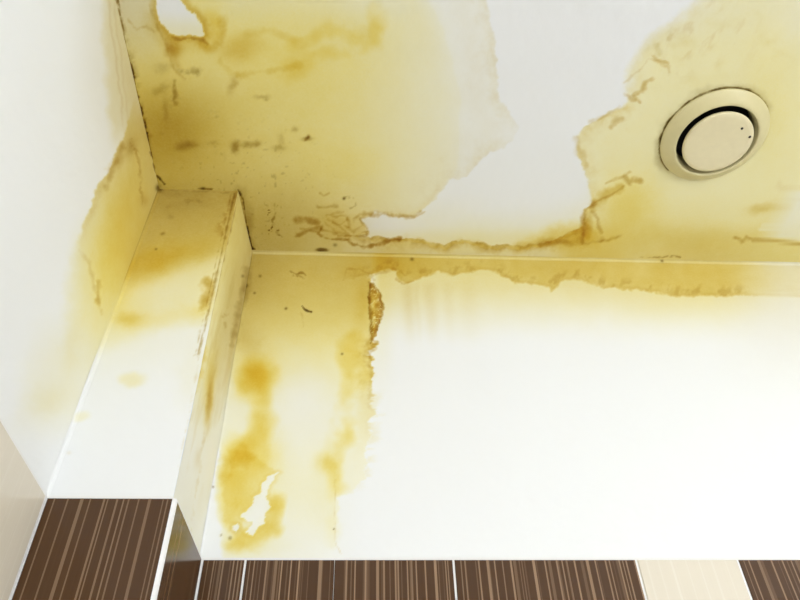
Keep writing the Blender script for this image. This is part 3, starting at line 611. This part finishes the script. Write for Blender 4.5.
# white corner profile of the boxing's tiles: a quarter-round nose
V = []; prof = [(.0012, -.0022), (.0012, -TD - .0003), (.0020, -TD - .0003), (.0034, -TD + .0006), (.0046, -TD + .0020), (.0058, -.0018), (TD + .0003, .0), (TD + .0003, .0010), (.0022, .0010), (0.0005, -.0005)]
n = len(prof)
for z in (0, TOP): V += [(W_B + a, -D_B + b, z) for a, b in prof]
Fc = [(i, (i + 1) % n, n + (i + 1) % n, n + i) for i in range(n)] + [tuple(range(n))[::-1], tuple(range(n, 2 * n))]
tag(mesh_obj('trim_4', V, Fc, M_TRIM), 'white plastic corner profile on the boxed column tiles', 'corner trim', kind='structure')
# left wall: tiles turned to face +x
y1 = -D_B - TD - .004
k = 0
while y1 > YF + .02:
    y0 = max(y1 - .30, YF)
    for r, (z, h) in enumerate(ROWS):
        wdt = y1 - y0 - 2 * G
        put_tile(tile_mesh(wdt, h, TD, rnd_stripes(wdt, 14, .1, .4)), (0, y0 + G, z), math.pi / 2, M_BEIGE, wl)
    y1 = y0; k += 1
box('grout', (0, YF, 0), (.0044, -D_B - .0046, ZT + .0005), M_GROUT, wl)
# unseen window added behind the viewer to frame the added light
wf = bpy.data.objects.new('added_window_1', None); C.objects.link(wf); wf.location = ((wx0 + wx1) / 2, YF - .05, wz0)
tag(wf, 'added white framed window, unseen behind the viewer', 'window', kind='structure')
def wpart(name, a, b):
    o = box(name, a, b, M_FRAME); o.parent = wf; o.location = -wf.location; return o
for a, b in (((wx0, wz0), (wx0 + .05, wz1)), ((wx1 - .05, wz0), (wx1, wz1)), ((wx0 + .05, wz0), (wx1 - .05, wz0 + .05)), ((wx0 + .05, wz1 - .05), (wx1 - .05, wz1)), (((wx0 + wx1) / 2 - .02, wz0 + .05), ((wx0 + wx1) / 2 + .02, wz1 - .05))):
    wpart('added_window_frame', (a[0], YF - .07, a[1]), (b[0], YF - .03, b[1]))

# ------------------------------------------------------------------ the round exhaust valve in the ceiling
vt = bpy.data.objects.new('exhaust_valve', None); C.objects.link(vt); vt.location = tuple(VC)
tag(vt, 'round yellowed plastic exhaust valve with a raised centre disc in the stained ceiling', 'vent')
def lathe(name, prof, mat, parent, n=96, cx=0, cy=0, close=False):
    V = []; Fc = []
    for r, z in prof:
        for k in range(n): V.append((cx + r * math.cos(2 * math.pi * k / n), cy + r * math.sin(2 * math.pi * k / n), z))
    m = len(prof)
    for i in range(m if close else m - 1):
        j = (i + 1) % m
        for k in range(n): Fc.append((i * n + k, i * n + (k + 1) % n, j * n + (k + 1) % n, j * n + k))
    if not close:
        if prof[0][0] < .05 or True:
            if prof[0][0] < .031: Fc.append(tuple(range(n))[::-1])
            if prof[-1][0] < .031: Fc.append(tuple((m - 1) * n + k for k in range(n)))
    return mesh_obj(name, V, Fc, mat, parent, True)
lathe('flange', [(.088, 0), (.0915, -.0020), (VR, -.0022), (VR + .0005, -.0036), (VR - .001, -.0056), (.0910, -.0082), (.085, -.0124), (.0785, -.0170), (.0742, -.0192), (.0722, -.0190), (.0711, -.0170), (.0700, -.004), (.0695, .02), (.0680, .02), (.0682, -.002), (.0698, -.012), (.0735, -.0150), (.081, -.0100)], M_VALVE, vt, close=True)
lathe('throat', [(.0694, .019), (.0690, .06), (.0295, .06)], M_DARK, vt)
hz = -.0245
lathe('disc', [(.0300, hz + .010), (.056, hz + .010), (.0604, hz + .0075), (.0620, hz + .004), (.0616, hz + .0012), (.0596, hz - .0006), (.052, hz - .0012), (.0300, hz - .0016)], M_DISC, vt)
lathe('stem', [(.006, .06), (.006, hz + .0099)], M_DARK, vt, 24)
for px, py in ((742, 128.5), (749.8, 137)):
    p = un(px, py, 2, H + hz - .0012) - VC
    lathe('screw', [(.0001, hz - .0019), (.0022, hz - .0018), (.0026, hz - .0009)], M_DARK, vt, 16, p[0], p[1])

# ------------------------------------------------------------------ lamp added on the right-hand wall to brighten the left one, outside the photograph
LP = (XR - .13, -1.75, 1.45)
wlp = bpy.data.objects.new('added_wall_lamp', None); C.objects.link(wlp); wlp.location = (XR, LP[1], LP[2])
tag(wlp, 'added frosted globe lamp on the right wall to brighten the left, outside the frame', 'lamp')
mt, nt, b = newmat('frosted_lit_glass'); b.inputs['Base Color'].default_value = (.9, .9, .88, 1); b.inputs['Roughness'].default_value = .5
b.inputs['Emission Color'].default_value = (1, .98, .95, 1); b.inputs['Emission Strength'].default_value = 3
back_plate = lathe('back_plate', [(.0001, 0), (.055, 0), (.055, .012), (.0001, .014)], M_FRAME, wlp, 32); back_plate.rotation_euler = (0, -math.pi / 2, 0)
arm = lathe('arm', [(.012, .012), (.012, .06)], M_FRAME, wlp, 16); arm.rotation_euler = (0, -math.pi / 2, 0)
gl = lathe('globe', [(max(.0001, .075 * math.sin(math.pi * k / 16)), .13 - .075 * math.cos(math.pi * k / 16)) for k in range(17)], mt, wlp, 32); gl.rotation_euler = (0, -math.pi / 2, 0)
l = bpy.data.lights.new('added_lamp_light', 'POINT'); l.energy = 66; l.color = (.955, .99, 1.045); l.shadow_soft_size = .09  # added light from the right for the left wall
lo = bpy.data.objects.new('added_lamp_light', l); C.objects.link(lo); lo.parent = wlp; lo.location = (-.23, 0, 0)
